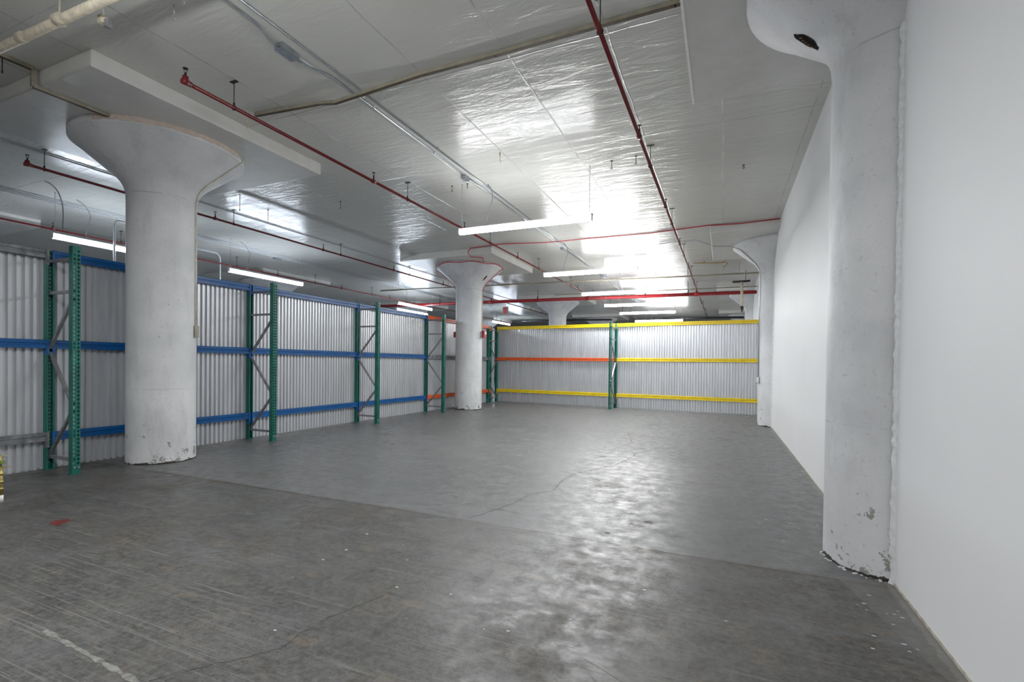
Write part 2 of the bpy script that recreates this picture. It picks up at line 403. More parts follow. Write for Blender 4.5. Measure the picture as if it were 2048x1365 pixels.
fpart('floor_crack', ribbon(bmn(), [(-2.35, 1.35), (-2.2, 1.55), (-2.02, 1.77), (-2.05, 2.0), (-1.9, 2.5)], .003), M_debris)
fpart('tape_line', ribbon(bmn(), [(-3.29, 1.37), (-2.9, 1.35), (-2.2, 1.31)], .03, jit=.001), M_lightmark, 'pale straight line scuffed on the floor')
fpart('scuff_line', ribbon(bmn(), [(-4.12, 1.62), (-4.14, 2.57), (-4.28, 3.27)], .008, jit=.001), M_lightmark)
bm = bmn(); blob(bm, -5.36, 2.34, .085, n=16); blob(bm, -5.27, 2.29, .03)
fpart('red_paint_spot', bm, M_redspot, 'faded red paint spot on the floor')
bm = bmn()
for cx, cy, n, sp in ((-.50, 5.85, 14, .18), (.0, 5.95, 5, .1), (.62, 5.2, 9, .25), (.9, 3.55, 10, .1), (-1.1, 3.0, 5, .6), (.55, 4.9, 7, .3), (-.2, 3.0, 3, .3), (-2.3, 2.4, 6, .5), (.45, 7.6, 10, .5), (.93, 3.1, 5, .08), (-1.8, 2.2, 5, .6)):
    for k in range(n):
        px_ = min(cx+random.gauss(0, sp), 1.02); blob(bm, px_, cy+random.gauss(0, sp), random.uniform(.003, .012), n=7, st=1.5)
RS = random.Random(3)
for a_, b_, c_ in (((-4.6, 1.9), (-3.4, 2.9), 26), ((-2.6, 1.9), (.2, 5.6), 30), ((-5.6, 4.6), (-.6, 9.5), 34)):
    sb = bmn()
    for k in range(c_):
        x_, y_ = RS.uniform(a_[0], b_[0]), RS.uniform(a_[1], b_[1]); an = RS.choice((.2, .35, 1.0, 1.8, 2.7, 3.0))+RS.gauss(0, .2); L_ = RS.uniform(.15, 1.1); cv = RS.gauss(0, .5)
        P_ = []
        for i in range(9):
            P_.append((x_, y_)); x_ += math.cos(an)*L_/8; y_ += math.sin(an)*L_/8; an += cv/8
        if max(p[0] for p in P_) < .95: ribbon(sb, P_, RS.uniform(.0015, .004), .0008, jit=.0006)
    fpart('scratches', sb, M_lightmark, kind='stuff')
fpart('paint_drops', bm, M_speck, kind='stuff')
bm = bmn()
for cx, cy, r in ((-1.73, 7.59, .05), (-5.6, 7.14, .045), (-5.3, 6.99, .04), (-.9, 4.16, .025), (-.62, 4.61, .04), (-.75, 4.5, .02)): blob(bm, cx, cy, r, n=14, st=1.2 if r < .1 else 1.6)
fpart('oil_spot', bm, M_oil, kind='stuff')
bm = bmn()
for k in range(40):
    a = random.uniform(PI*.95, PI*1.42); rr = .42+random.uniform(.0, .07)
    s = random.uniform(.003, .010); cx, cy = 1.2+rr*math.cos(a), 4.44+rr*math.sin(a)
    if cx < 1.03: box(bm, (cx-s, cy-s, 0), (cx+s, cy+s*.7, s*.5))
fpart('rubble', bm, M_plaster, 'crumbs of broken plaster round the foot of the near wall column', kind='stuff')

# ------------------------------------------------------------------ columns
PROF = [(0, .42), (.02, .42), (1.0, .42), (2.0, .42), (3.0, .42), (3.70, .42), (3.78, .427), (3.86, .45), (3.93, .49), (4.0, .55), (4.32, .93), (4.365, .985), (4.385, 1.01), (4.395, 1.03), (DPB+.002, 1.03)]
def column(x, y, label, hx=1.52, hy=1.56, group=None):
    c = thing('concrete_pillar', label, 'column', (x, y, 0), 0, group)
    s = part('shaft', lathe(bmn(), PROF, seg=72, cap=True), M_col, c)
    part('drop_panel', box(bmn(), (-hx, -hy, DPB), (min(hx, 2.0), hy, H), .012), M_drop, c)
    return c
colC1 = column(-7.47, 4.44, 'stout white flared column standing before the blue beams at left', 1.44, 1.56)
colC2 = column(-7.4, 13.56, 'white flared column in the far left corner with red cable round its top')
colR1 = column(1.155, 4.44, 'big near column half sunk in the white wall, hole in its flare')
colR2 = column(1.2, 13.5, 'farther column half sunk in the white wall with conduit down its side')
for x, y, lb in ((-7.47, 22.66, 'flared column rising behind the orange and yellow beams'), (-7.47, 31.8, 'distant flared column seen above the join of the yellow beams'),
                 (1.2, 22.66, 'first column past the back partition at the right wall'), (1.2, 31.8, 'second column past the back partition at the right wall'),
                 (-16.1, 4.44, 'column behind the left partition, past the grey top beam'), (-16.1, 13.5, 'flared column top behind the left partition under a tube light'),
                 (-16.1, 22.66, 'column top beyond the left partition behind two tube lights'), (-16.1, 31.8, 'most distant column top beyond the left partition')):
    dup(colC2, (x, y, 0), None, lb)
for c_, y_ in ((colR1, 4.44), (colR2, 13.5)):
    part('white_edge', box(bmn(), (-1.535, -1.55, DPB-.003), (-1.512, 1.55, H-.004)), M_edge, c_, 'white left edge of the drop panel')  # thin strip, whiter than the panel, along its left side face
bm = bmn(); pv = None
for i in range(41):
    a = math.radians(-75+i*2.6); k = random.uniform(-.008, .006)
    v_ = [bm.verts.new((1.034*math.cos(a), 1.034*math.sin(a), 4.405+k)), bm.verts.new((1.034*math.cos(a), 1.034*math.sin(a), DPB-.001)), bm.verts.new((1.02*math.cos(a), 1.02*math.sin(a), DPB-.001)), bm.verts.new((1.02*math.cos(a), 1.02*math.sin(a), 4.405+k))]
    if pv:
        for j in range(4): bm.faces.new((pv[j], pv[(j+1) % 4], v_[(j+1) % 4], v_[j]))
    pv = v_
part('rim_patch', bm, simple('peach_primer', (.50, .42, .36), .6, 0, .2, .1, 20), colC1, 'peach coloured band of old paint round the rim')
# broken hole in the flare of the near wall column, facing the camera side
def conept(cx, cy, ang, z, push=0):
    for (z0, r0), (z1, r1) in zip(PROF, PROF[1:]):
        if z0 <= z <= z1 and z1 > z0:
            r = r0+(r1-r0)*(z-z0)/(z1-z0); break
    else: r = .42
    return Vector((cx+(r+push)*math.cos(ang), cy+(r+push)*math.sin(ang), z))
def cone_patch(cx, cy, a0, z0, da, dz, push, n=18, jag=.12, tilt=0):
    bm = bmn(); vs = []
    for i in range(n):
        t = 2*PI*i/n; k = random.uniform(1-jag, 1+jag); u, w = math.cos(t)*k, math.sin(t)*k
        vs.append(bm.verts.new(conept(cx, cy, a0+u*da+w*tilt, z0+w*dz, push)))
    c = bm.verts.new(conept(cx, cy, a0, z0, push))
    for i in range(n): bm.faces.new((vs[i], vs[(i+1) % n], c))
    bmesh.ops.solidify(bm, geom=bm.faces[:], thickness=.006); return bm
HA = math.atan2(4.30-4.44, .50-1.2)
hl = wpart('broken_hole', cone_patch(1.155, 4.44, math.radians(176), 4.03, .10, .078, .003), M_hole, colR1, label='ragged dark hole in the flare')
bm = bmn()
for k in range(5):
    p = conept(1.155, 4.44, math.radians(173+k*1.2), 4.0+.016*k, .010); bar(bm, p+Vector((0, .03, .015)), p-Vector((0, .03, .02)), .014, .008)
wpart('broken_lath', bm, M_rust, colR1, hl)
wpart('broken_hole', cone_patch(-7.4, 13.56, math.radians(-14), 4.07, .05, .07, .004), M_hole, colC2, label='small dark hole in the flare')
def seam_strip(yc, zs0, zs1):
    bm = bmn(); pv = None; n = 90
    for i in range(n+1):
        z = zs0+(zs1-zs0)*i/n; w = random.uniform(.008, .03); a = bm.verts.new((XR+.001, yc-.006, z)); b2 = bm.verts.new((XR-.010, yc-.004, z)); c2 = bm.verts.new((XR-.012-w*.7, yc+.02, z))
        if pv: bm.faces.new((pv[0], a, b2, pv[1])); bm.faces.new((pv[1], b2, c2, pv[2]))
        pv = (a, b2, c2)
    return bm
wpart('plaster_bead', seam_strip(3.995, 0, 3.75), M_plaster, colR1)
wpart('plaster_bead', seam_strip(13.085, 0, 3.75), M_plaster, colR2)

# ------------------------------------------------------------------ pallet rack frames
PH = 2.85; PW = .084
def perforated(bm, org, u, v, n, w, h, pitch=.05, z0=.06, cols=2, hole=(.011, .015), thick=.002, skip_w=0):
    """flat sheet in u (width) and z with teardrop holes; n = outward normal"""
    org, u, n = Vector(org), Vector(u).normalized(), Vector(n).normalized(); zv = Vector((0, 0, 1))
    cw = w/cols; nr = int((h-z0*1)/pitch); P = lambda a, z, d=0: org+u*a+zv*z+n*d
    def quad(ps, d): bm.faces.new([bm.verts.new(P(a, z, d)) for a, z in ps])
    top = z0+nr*pitch
    quad([(0, 0), (w, 0), (w, z0), (0, z0)], 0)
    if top < h-1e-4: quad([(0, top), (w, top), (w, h), (0, h)], 0)
    hw, hh = hole
    shape = [(-.55, -1), (.55, -1), (1, -.1), (1, .65), (.5, 1), (-.5, 1), (-1, .65), (-1, -.1)]
    for ci in range(cols):
        a0 = ci*cw
        for r in range(nr):
            zc0 = z0+r*pitch; cx, cz = a0+cw/2, zc0+pitch/2
            outer = [(a0+cw*.25, zc0), (a0+cw*.75, zc0), (a0+cw, zc0+pitch*.4), (a0+cw, zc0+pitch*.8), (a0+cw*.75, zc0+pitch), (a0+cw*.25, zc0+pitch), (a0, zc0+pitch*.8), (a0, zc0+pitch*.4)]
            inner = [(cx+sx*hw, cz+sz*hh) for sx, sz in shape]
            ov = [bm.verts.new(P(*q)) for q in outer]; iv = [bm.verts.new(P(*q)) for q in inner]; iv2 = [bm.verts.new(P(q[0], q[1], -.003)) for q in inner]
            for k in range(8):
                bm.faces.new((ov[k], ov[(k+1) % 8], iv[(k+1) % 8], iv[k])); bm.faces.new((iv[k], iv[(k+1) % 8], iv2[(k+1) % 8], iv2[k]))
            for crn, k in (((a0, zc0), (7, 0)), ((a0+cw, zc0), (1, 2)), ((a0+cw, zc0+pitch), (3, 4)), ((a0, zc0+pitch), (5, 6))):
                bm.faces.new((ov[k[0]], ov[k[1]], bm.verts.new(P(*crn))))
    return bm
def post_mesh(sgn):
    """upright with its perforated web on the +x*sgn side, flanges running back; centred on x=0,y=0"""
    bm = bmn(); w = PW; x0 = sgn*w/2; x1 = -sgn*w/2
    perforated(bm, (x0, -w/2, 0), (0, 1, 0), None, (sgn, 0, 0), w, PH)
    perforated(bm, (x0-sgn*.0035, -w/2, 0), (0, 1, 0), None, (sgn, 0, 0), w, PH)
    for s in (-1, 1):      # flanges with one row of small round holes
        perforated(bm, (x1, s*w/2, 0), (sgn, 0, 0), None, (0, s, 0), w, PH, pitch=.05, cols=1, hole=(.005, .005))
        box(bm, (min(x1, x1+sgn*.003), min(s*w/2, s*(w/2-.02)), 0), (max(x1, x1+sgn*.003), max(s*w/2, s*(w/2-.02)), PH))
    me = bm
    for f in me.faces: f.smooth = False
    return me
ZM_front, ZM_rear = None, None
def rack_frame(name, label, loc, rz, depth, group):
    """front upright at local x=0, rear upright at local x=-depth"""
    global ZM_front, ZM_rear
    t_ = thing(name, label, 'rack', loc, rz, group)
    def link(nm, me, off=0):
        o = bpy.data.objects.new(nm, me); S.collection.objects.link(o); o.parent = t_; o.location = (off, 0, 0); return o
    if ZM_front is None:
        ZM_front = mesh_of('upright', post_mesh(1), M_green); ZM_rear = mesh_of('upright', post_mesh(-1), M_green)
        bm = bmn(); box(bm, (-.04, -.055, 0), (.05, .055, .008)); rack_frame.foot = mesh_of('foot_plate', bm, M_green)
        bm = bmn()
        for s in (-1, 1): cyl(bm, (PW/2-.002, s*PW/4, .085), (PW/2+.012, s*PW/4, .085), .012, 8)
        rack_frame.bolt = mesh_of('bolt', bm, M_galv)
    f = link('upright', ZM_front); r = link('upright', ZM_rear, -depth)
    for p in (f, r):
        q = bpy.data.objects.new('foot_plate', rack_frame.foot); S.collection.objects.link(q); q.parent = p
    q = bpy.data.objects.new('bolt', rack_frame.bolt); S.collection.objects.link(q); q.parent = f
    xf, xr = -PW/2+.01, -depth+PW/2-.01
    for z in (.17, 2.29, 2.70): part('horizontal_strut', bar(bmn(), (xf, 0, z), (xr, 0, z), .036, .036), M_brace, t_)
    for (za, zb) in ((2.20, 1.58), (.86, 1.52), (.80, .20)):
        part('diagonal_brace', bar(bmn(), (xf, 0, za), (xr, 0, zb), .034, .034), M_brace, t_)
    return t_
FG = 'green rack frames braced along the partitions'
LY = [3.40, 6.33, 9.21, 12.15]
for y, lb in zip(LY, ('green perforated rack frame nearest at left, beside the stout column', 'green rack frame between the stout column and the middle blue bays', 'green rack frame standing between two blue beam bays, middle of the left partition', 'green rack frame where blue beams give way to orange at left')):
    rack_frame('pallet_rack', lb, (-7.46, y, 0), 0, .60, FG)
BA = math.atan(-.082)
def yb(x): return 16.49-.082*(x+3.35)          # line of rear uprights on the back partition
dirb = Vector((math.cos(BA), math.sin(BA), 0)); nrb = Vector((math.sin(BA), -math.cos(BA), 0))   # nrb points to the room
BX = [-8.0, -3.35]
for x, lb in zip(BX, ('green rack frame in the far corner where orange meets yellow', 'green rack frame in the middle of the yellow beamed back partition')):
    p = Vector((x, yb(x), 0))+nrb*.62
    rack_frame('pallet_rack', lb, p, BA-PI/2, .62, FG)
o = solo('rack_post', post_mesh(1), M_green, 'thin green upright tucked into the far corner behind the front one', 'rack post', (0, 0, 0))
o.location = (-8.06, 16.45, 0)

# ------------------------------------------------------------------ beams
def beam_section(bm, L):
    """step beam along local x from 0 to L, front to -y, height centred on z"""
    h = .056; prof = [(-.028, -h), (.018, -h), (.018, h), (-.010, h), (-.010, .012), (-.014, .004), (-.028, .0)]
    prof = [(-.022, -h), (.02, -h), (.02, h), (-.012, h), (-.022, h-.008), (-.022, .012), (-.012, .004), (-.012, -.010), (-.022, -.018)]
    rings = []
    for x in (0, L): rings.append([bm.verts.new((x, y, z)) for y, z in prof])
    n = len(prof)
    for i in range(n): bm.faces.new((rings[0][i], rings[0][(i+1) % n], rings[1][(i+1) % n], rings[1][i]))
    bm.faces.new(rings[0][::-1]); bm.faces.new(rings[1]); return bm
def rack_beam(p0, L, rz, mat, label, group):
    t_ = thing('rack_crossbar', label, 'rack rail', p0, rz, group)
    part('beam', beam_section(bmn(), L), mat, t_)
    for x in (0, L):
        bm = bmn(); s = 1 if x == 0 else -1
        box(bm, (min(x-s*.004, x+s*.006), -.03, -.14), (max(x-s*.004, x+s*.006), .03, .06))
        box(bm, (min(x-s*.004, x-s*.024), -.034, -.14), (max(x-s*.004, x-s*.024), -.030, .06))
        part('end_connector', bm, mat, t_)
    return t_
ZB = (2.795, 1.63, .43)
bays = [((.55, 3.36), ('g', 'b', 'g'), 'bay at the left edge of the view'), ((3.44, 6.29), 'bbb', 'bay behind the stout column'), ((6.37, 9.17), 'bbb', 'wide bay right of the stout column'),
        ((9.25, 12.11), 'bbb', 'bay before the orange beams'), ((12.19, 16.41), 'ogo', 'bay behind the corner column')]
mats = dict(b=(M_blue, 'blue'), o=(M_orange, 'orange'), g=(M_gbeam, 'worn grey'), y=(M_yellow, 'yellow'))
for (y0, y1), cs, nm in bays:
    for z, k, w in zip(ZB, cs, ('top', 'middle', 'lowest')):
        rack_beam((-8.045, y0, z), y1-y0, PI/2, mats[k][0], '%s steel %s beam across the %s' % (mats[k][1], w, nm), 'beams of the left partition')
# rotate so that the front of the left beams faces +x : local -y -> +x when rz=+90
bb = [((-8.0+.04, -3.35-.04), 'yoy', 'left half of the back partition'), ((-3.35+.04, 1.03), 'yyy', 'right half of the back partition')]
for (x0, x1), cs, nm in bb:
    L = (x1-x0)/math.cos(BA); p = Vector((x0, yb(x0), 0))
    for z, k, w in zip(ZB, cs, ('top', 'middle', 'lowest')):
        rack_beam((p.x, p.y, z), L, BA, mats[k][0], '%s steel %s beam across the %s' % (mats[k][1], w, nm), 'beams of the back partition')

# ------------------------------------------------------------------ corrugated sheets
def corrugated(L, h, pitch=.08, dep=.034):
    """along local x, ridges toward -y, with a real 1.2 mm thickness"""
    bm = bmn(); n = int(round(L/pitch)); pt = L/n; pr_ = [(0, 0)]
    for i in range(n):
        x = i*pt; pr_ += [(x+pt*.14, 0), (x+pt*.28, -dep), (x+pt*.72, -dep), (x+pt*.86, 0), (x+pt, 0)]
    fr = [(bm.verts.new((x, y, .005)), bm.verts.new((x, y, h))) for x, y in pr_]; bk = [(bm.verts.new((x, y+.0012, .005)), bm.verts.new((x, y+.0012, h))) for x, y in pr_]
    for i in range(len(pr_)-1):
        bm.faces.new((fr[i][0], fr[i+1][0], fr[i+1][1], fr[i][1])); bm.faces.new((bk[i+1][0], bk[i][0], bk[i][1], bk[i+1][1]))
        bm.faces.new((fr[i][1], fr[i+1][1], bk[i+1][1], bk[i][1])); bm.faces.new((fr[i+1][0], fr[i][0], bk[i][0], bk[i+1][0]))
    bm.faces.new((fr[0][0], fr[0][1], bk[0][1], bk[0][0])); bm.faces.new((fr[-1][1], fr[-1][0], bk[-1][0], bk[-1][1]))
    return bm
def track(L): return box(bmn(), (0, -.02, 0), (L, .006, .02))
def panel_run(p0, rz, L, label, group, sheets, stag=0):
    t_ = thing('corrugated_panel', label, 'metal panel', p0, rz, group)
    w = L/sheets
    for i in range(sheets):
        bm = corrugated(w-.003, 2.79)
        bmesh.ops.translate(bm, verts=bm.verts[:], vec=(i*w, .0025*(i % 2), 0)); part('sheet', bm, M_corr, t_)
    part('bottom_track', track(L), M_galv, t_)
for (y0, y1), cs, nm in bays:
    a, b2 = y0-.04, y1+.04
    if y0 > 12: b2 = 16.9
    panel_run((-8.135, a, 0), PI/2, b2-a, 'corrugated metal wall panel in the %s' % nm, 'corrugated panels of the left partition', 5 if y0 > 12 else 3)
for (x0, x1), cs, nm in bb:
    x0 -= .06; x1 += .03; p = Vector((x0, yb(x0), 0))-nrb*.078
    panel_run(p, BA, (x1-x0)/math.cos(BA), 'corrugated metal wall panel in the %s' % nm, 'corrugated panels of the back partition', 5)

# ------------------------------------------------------------------ hanging tube lights
LZ = 3.83; LL = 2.45
def make_light():
    """local x along the tube, origin at its centre"""
    t_ = thing('tube_light', 'x', 'light', (0, 0, LZ), 0, 'tube lights hung on chains')
    part('lamp_tube', tube(bmn(), [(-LL/2+.03, 0, -.038), (LL/2-.03, 0, -.038)], .044, 20), M_tube, t_, 'glowing white tube')
    ld = bpy.data.lights.new('lamp_glow', 'AREA'); ld.shape = 'RECTANGLE'; ld.size = LL-.08; ld.size_y = .07; ld.energy = LAMP_W; ld.color = (.97, .985, 1)
    lo = bpy.data.objects.new('lamp_glow', ld); S.collection.objects.link(lo); lo.parent = t_; lo.location = (0, 0, -.085)
    part('housing', box(bmn(), (-LL/2, -.022, .004), (LL/2, .022, .03), .004), M_white, t_)
    for s in (-1, 1): part('end_cap', box(bmn(), (s*(LL/2-.02)-.007, -.040, -.078), (s*(LL/2-.02)+.007, .040, .03), .008), M_white, t_)
    for s in (-1, 1):
        bm = bmn(); z = .035; i = 0; x = s*(LL/2-.06); top = H-LZ
        while z < top-.02:
            torus(bm, (x, 0, z+.018), (1, 0, 0) if i % 2 else (0, 1, 0), .014, .0022, 8, 4, 1.5, Vector((0, 0, 1))); z += .034; i += 1
        cyl(bm, (x, 0, top-.03), (x, 0, top), .004, 6)
        part('chain', bm, M_galv, t_)
    bm = bmn(); cx = -LL/2+.55
    pts = [Vector((cx, 0, .03)), Vector((cx+.03, .01, .25)), Vector((cx+.10, .03, .5)), Vector((cx+.04, .08, .70)), Vector((cx-.05, .14, H-LZ-.02)), Vector((cx-.06, .2, H-LZ))]
    sm = []
    for i in range(len(pts)-1):
        p0, p1, p2, p3 = pts[max(i-1, 0)], pts[i], pts[i+1], pts[min(i+2, len(pts)-1)]
        for k in range(6):
            u = k/6; sm.append(.5*((2*p1)+(-p0+p2)*u+(2*p0-5*p1+4*p2-p3)*u*u+(-p0+3*p1-3*p2+p3)*u**3))
    sm.append(pts[-1]); tube(bm, sm, .006, 6); part('power_cord', bm, M_cord, t_)
    return t_
proto = make_light(); proto.location = (-3.175, 7.64, LZ)
proto['label'] = 'nearest bright tube light hung crosswise over the open floor'
COOL = COOLL = None
for i, (x, y, rz, lb) in enumerate([
    (-3.175, 12.11, 0, 'second bright tube light crosswise over the open floor, before the back partition'),
    (-3.175, 15.85, 0, 'third bright tube light crosswise, just before the red main pipe'),
    (-3.175, 19.2, 0, 'first bright tube light crosswise behind the red main pipe'),
    (-3.175, 22.3, 0, 'second bright tube light crosswise behind the red main pipe'),
    (-3.175, 26.5, 0, 'third bright tube light crosswise behind the red main pipe'),
    (-3.175, 30.1, 0, 'fourth and last bright tube light crosswise behind the red main pipe'),
    (-11.85, 6.25, PI/2, 'nearest left tube light over the partition, its end hidden by the stout column'),
    (-11.85, 9.88, PI/2, 'left tube light just right of the stout column, over the blue beams'),
    (-11.85, 17.05, PI/2, 'lower of the paired tube lights above the last blue beam'),
    (-13.3, 18.9, PI/2, 'upper of the paired tube lights above the last blue beam'),
    (-11.85, 25.55, PI/2, 'small distant tube light just left over the corner frame'),
    (-13.3, 30.9, PI/2, 'small distant tube light over the left end of the yellow beam'),
    (-3.175, 1.2, 0, 'added unseen tube light overhead just outside the top of the view'),  # this lamp and the next are added out of view to brighten the near end
    (-3.175, -4.2, 0, 'added unseen tube light hanging behind the viewpoint')]):
    q = dup(proto, (x, y, LZ), rz, lb)
    if x < -10:
        for ch in q.children:
            if ch.type == 'LIGHT':
                if COOLL is None: COOLL = ch.data.copy(); COOLL.color = (.80, .89, 1)
                ch.data = COOLL
            if ch.name.startswith('lamp_tube'):
                if COOL is None: COOL = ch.data.copy(); COOL.materials[0] = M_tube2
                ch.data = COOL

# ------------------------------------------------------------------ sprinkler pipes
def head_bm(p, sc=1):
    """upright sprinkler head standing on the pipe at p"""
    x, y, z = p; bm = bmn()
    cyl(bm, (x, y, z), (x, y, z+.05*sc), .011*sc, 8)
    for s in (-1, 1): tube(bm, [(x, y+s*.004, z+.05*sc), (x, y+s*.018*sc, z+.07*sc), (x, y+s*.004, z+.095*sc)], .0035*sc, 6)
    cyl(bm, (x, y, z+.092*sc), (x, y, z+.098*sc), .026*sc, 12); return bm
def hanger_bm(x, y, z, r, plate=True, dx=0):
    bm = bmn(); torus(bm, (x, y, z), (0, 1, 0) if not dx else (1, 0, 0), r+.006, .005, 14, 6); cyl(bm, (x, y, z+r), (x, y, H), .005, 6)
    cyl(bm, (x, y, z+r), (x, y, z+r+.035), .012, 8)
    if plate: box(bm, (x-.05, y-.02, H-.008), (x+.05, y+.02, H))
    return bm
def branch(xs, y0, y1, label, heads, hangs, hmat, z=4.35, r=.021):
    x0 = xs[0]; t_ = thing('sprinkler_pipe', label, 'pipe', (x0, y0, z), 0, 'red sprinkler branch pipes')
    def X(y): return xs[0]+(xs[1]-xs[0])*(y-y0)/(y1-y0)
    wpart('pipe', tube(bmn(), [(X(y), y, z) for y in (y0, y1)], r, 14), M_red, t_)
    for y in heads:
        b_ = bmn(); cyl(b_, (X(y), y-.035, z), (X(y), y+.035, z), r+.010, 14); cyl(b_, (X(y), y, z), (X(y), y, z+r+.03), r*.8, 10)
        cp = wpart('tee_fitting', b_, M_red, t_)
        wpart('sprinkler_head', head_bm((X(y), y, z+r+.025)), hmat, t_, cp)
    for y in hangs: wpart('pipe_hanger', hanger_bm(X(y), y, z, r), M_dark, t_)
    if heads and abs(heads[0]-y0) < .05:
        b_ = bmn(); tube(b_, path([(X(y0), y0+.06, z), (X(y0), y0, z), (X(y0), y0, z+.06)], .03), r+.008, 12); wpart('elbow', b_, M_red, t_)
    return t_
fr = lambda a, b_, s: [a+s*i for i in range(int((b_-a)/s)+1)]
branch((-5.2, -5.2), 3.31, 34, 'red sprinkler pipe running lengthwise over the middle of the floor', fr(3.31, 33, 2.98), fr(3.86, 33, 3.34), M_dark)
branch((-1.05, -.95), -2.0, 34, 'red sprinkler pipe running lengthwise nearest the white wall', fr(.35, 33, 2.98), fr(1.1, 33, 3.1), M_dark)
branch((-9.62, -9.5), 3.80, 34, 'red sprinkler pipe just over the left partition, its end elbow left of the column', fr(3.80, 33, 2.93), fr(4.0, 33, 3.14), M_dark)
branch((-13.85, -14.0), .5, 34, 'farthest left red sprinkler pipe, beyond the partition', fr(2.9, 33, 3.02), fr(4.1, 33, 3.17), M_dark)
# main
t_ = thing('main_pipe', 'thick bright red main pipe crossing under the ceiling from side to side', 'pipe', (1.06, 19.75, 4.22))
p0, p1 = Vector((1.06, 20.0, 4.20)), Vector((-20, 19.2, 4.20))
wpart('pipe', tube(bmn(), [p0, p1], .068, 20), M_redm, t_)
for x in (-14.0, -9.58, -5.2, -1.0):
    p = p0.lerp(p1, (1.06-x)/21.06); b_ = bmn(); cyl(b_, p-Vector((.08, 0, 0)), p+Vector((.08, 0, 0)), .080, 18); cyl(b_, p, p+Vector((0, 0, .15)), .03, 12)
    wpart('outlet_tee', b_, M_redm, t_)
for x in (-17, -12.2, -7.4, -2.9, -1.3):
    p = p0.lerp(p1, (1.06-x)/21.06); b_ = bmn(); torus(b_, p, (1, 0, 0), .076, .008, 18, 6); cyl(b_, p+Vector((0, 0, .08)), (p.x, p.y, H), .007, 6); cyl(b_, p+Vector((0, 0, .07)), p+Vector((0, 0, .17)), .022, 8)
    wpart('pipe_hanger', b_, M_dark, t_)

# ------------------------------------------------------------------ cream pipe, top left
t_ = thing('cream_pipe', 'thick cream painted pipe with chipped bands at the top left', 'pipe', (-8.6, 2.3, 4.40))
wpart('pipe', tube(bmn(), [(-9.5, 2.27, 4.40), (-3.6, 2.36, 4.40)], .038, 20), M_cream, t_)
for x in (-5.98, -5.35, -7.6):
    wpart('coupling', tube(bmn(), [(x-.05, 2.32, 4.40), (x-.035, 2.32, 4.40), (x+.035, 2.32, 4.40), (x+.05, 2.32, 4.40)], [.040, .047, .047, .040], 20), M_cream, t_)
for x in (-5.36, -7.9):
    b_ = bmn(); torus(b_, (x, 2.33, 4.4), (1, 0, 0), .046, .006, 18, 6); cyl(b_, (x, 2.33, 4.44), (x, 2.33, H), .007, 6); wpart('pipe_hanger', b_, M_cream, t_)
t_ = thing('hanging_socket', 'small white double box dangling beside the cream pipe', 'socket', (-5.02, 2.50, 4.40))
wpart('stem', cyl(bmn(), (-5.08, 2.50, H), (-5.03, 2.50, 4.44), .006, 6), M_white, t_)
wpart('body', box(bmn(), (-5.06, 2.46, 4.38), (-5.00, 2.52, 4.45), .008), M_cream, t_)
wpart('plug', box(bmn(), (-5.01, 2.48, 4.345), (-4.96, 2.53, 4.415), .008), M_galv, t_)

# ------------------------------------------------------------------ raceways
def raceway(label, pts, mat=M_tan, w=.045, h=.038):
    p0 = pts[0]; t_ = thing('cable_raceway', label, 'cable raceway', p0, 0, None)
    for i in range(len(pts)-1):
        a, b_ = Vector(pts[i]), Vector(pts[i+1]); d = (b_-a).normalized()*.004
        ch = wpart('channel', bar(bmn(), a-d, b_+d, w, h), mat, t_)
        if abs(a.z-b_.z) < .1: wpart('shaded_underside', bar(bmn(), a-d+Vector((0, 0, -h/2)), b_+d+Vector((0, 0, -h/2)), w*.93, .004), M_und, t_, ch)  # dark strip paints the shade on the channel's underside
    return t_
c0 = H-.021
raceway('long tan cable raceway crossing the ceiling from the white wall, bowed over two conduits', [(.95, 4.50, c0), (-.44, 4.50, c0), (-2.2, 4.53, c0), (-3.12, 4.53, c0), (-4.10, 4.55, c0-.035), (-4.35, 4.545, c0-.05), (-4.58, 4.53, c0-.02), (-5.60, 4.46, c0)])
raceway('short tan cable raceway stepping down onto the drop panel of the stout column', [(-7.01, -.5, c0), (-7.01, 2.82, c0), (-7.01, 2.82, DPB-.03), (-7.0, 3.55, DPB-.021)])
wr = thing('cable_raceway', 'slim beige raceway running crosswise before the red main pipe', 'cable raceway', (1.0, 16.5, 4.30))
wpart('channel', tube(bmn(), [(1.0, 16.5, 4.30), (-.88, 16.45, 4.30), (-6.29, 16.05, 4.30), (-12.6, 15.73, 4.30)], .026, 10), M_tan, wr)
for x in (.4, -1.1, -3.2, -5.3, -9.5): wpart('strap', cyl(bmn(), (x, 16.45+(x+.88)*.08 if x < -.88 else 16.48, 4.30), (x, 16.45+(x+.88)*.08 if x < -.88 else 16.48, H), .008, 6), M_tan, wr)
wr = thing('cable_raceway', 'slim beige raceway running crosswise just over the red main pipe', 'cable raceway', (1.05, 19.5, 4.30))
wpart('channel', tube(bmn(), [(1.05, 19.55, 4.34), (-3.5, 19.45, 4.34), (-6.5, 19.3, 4.34)], .02, 10), M_tan, wr)
for x in (.75, -1.3, -4.0): wpart('strap', cyl(bmn(), (x, 19.5, 4.35), (x, 19.5, H), .007, 6), M_tan, wr)
t_ = thing('drop_pipe', 'short cream pipe hanging down with black end over the yellow beam', 'pipe', (.52, 17.8, 3.25))
wpart('pipe', cyl(bmn(), (.52, 17.8, 3.42), (.50, 17.8, 4.24), .042, 14), M_cream, t_)
wpart('elbow', tube(bmn(), [(.22, 17.8, 4.26), (.75, 17.8, 4.27)], .035, 10), M_dark, t_)
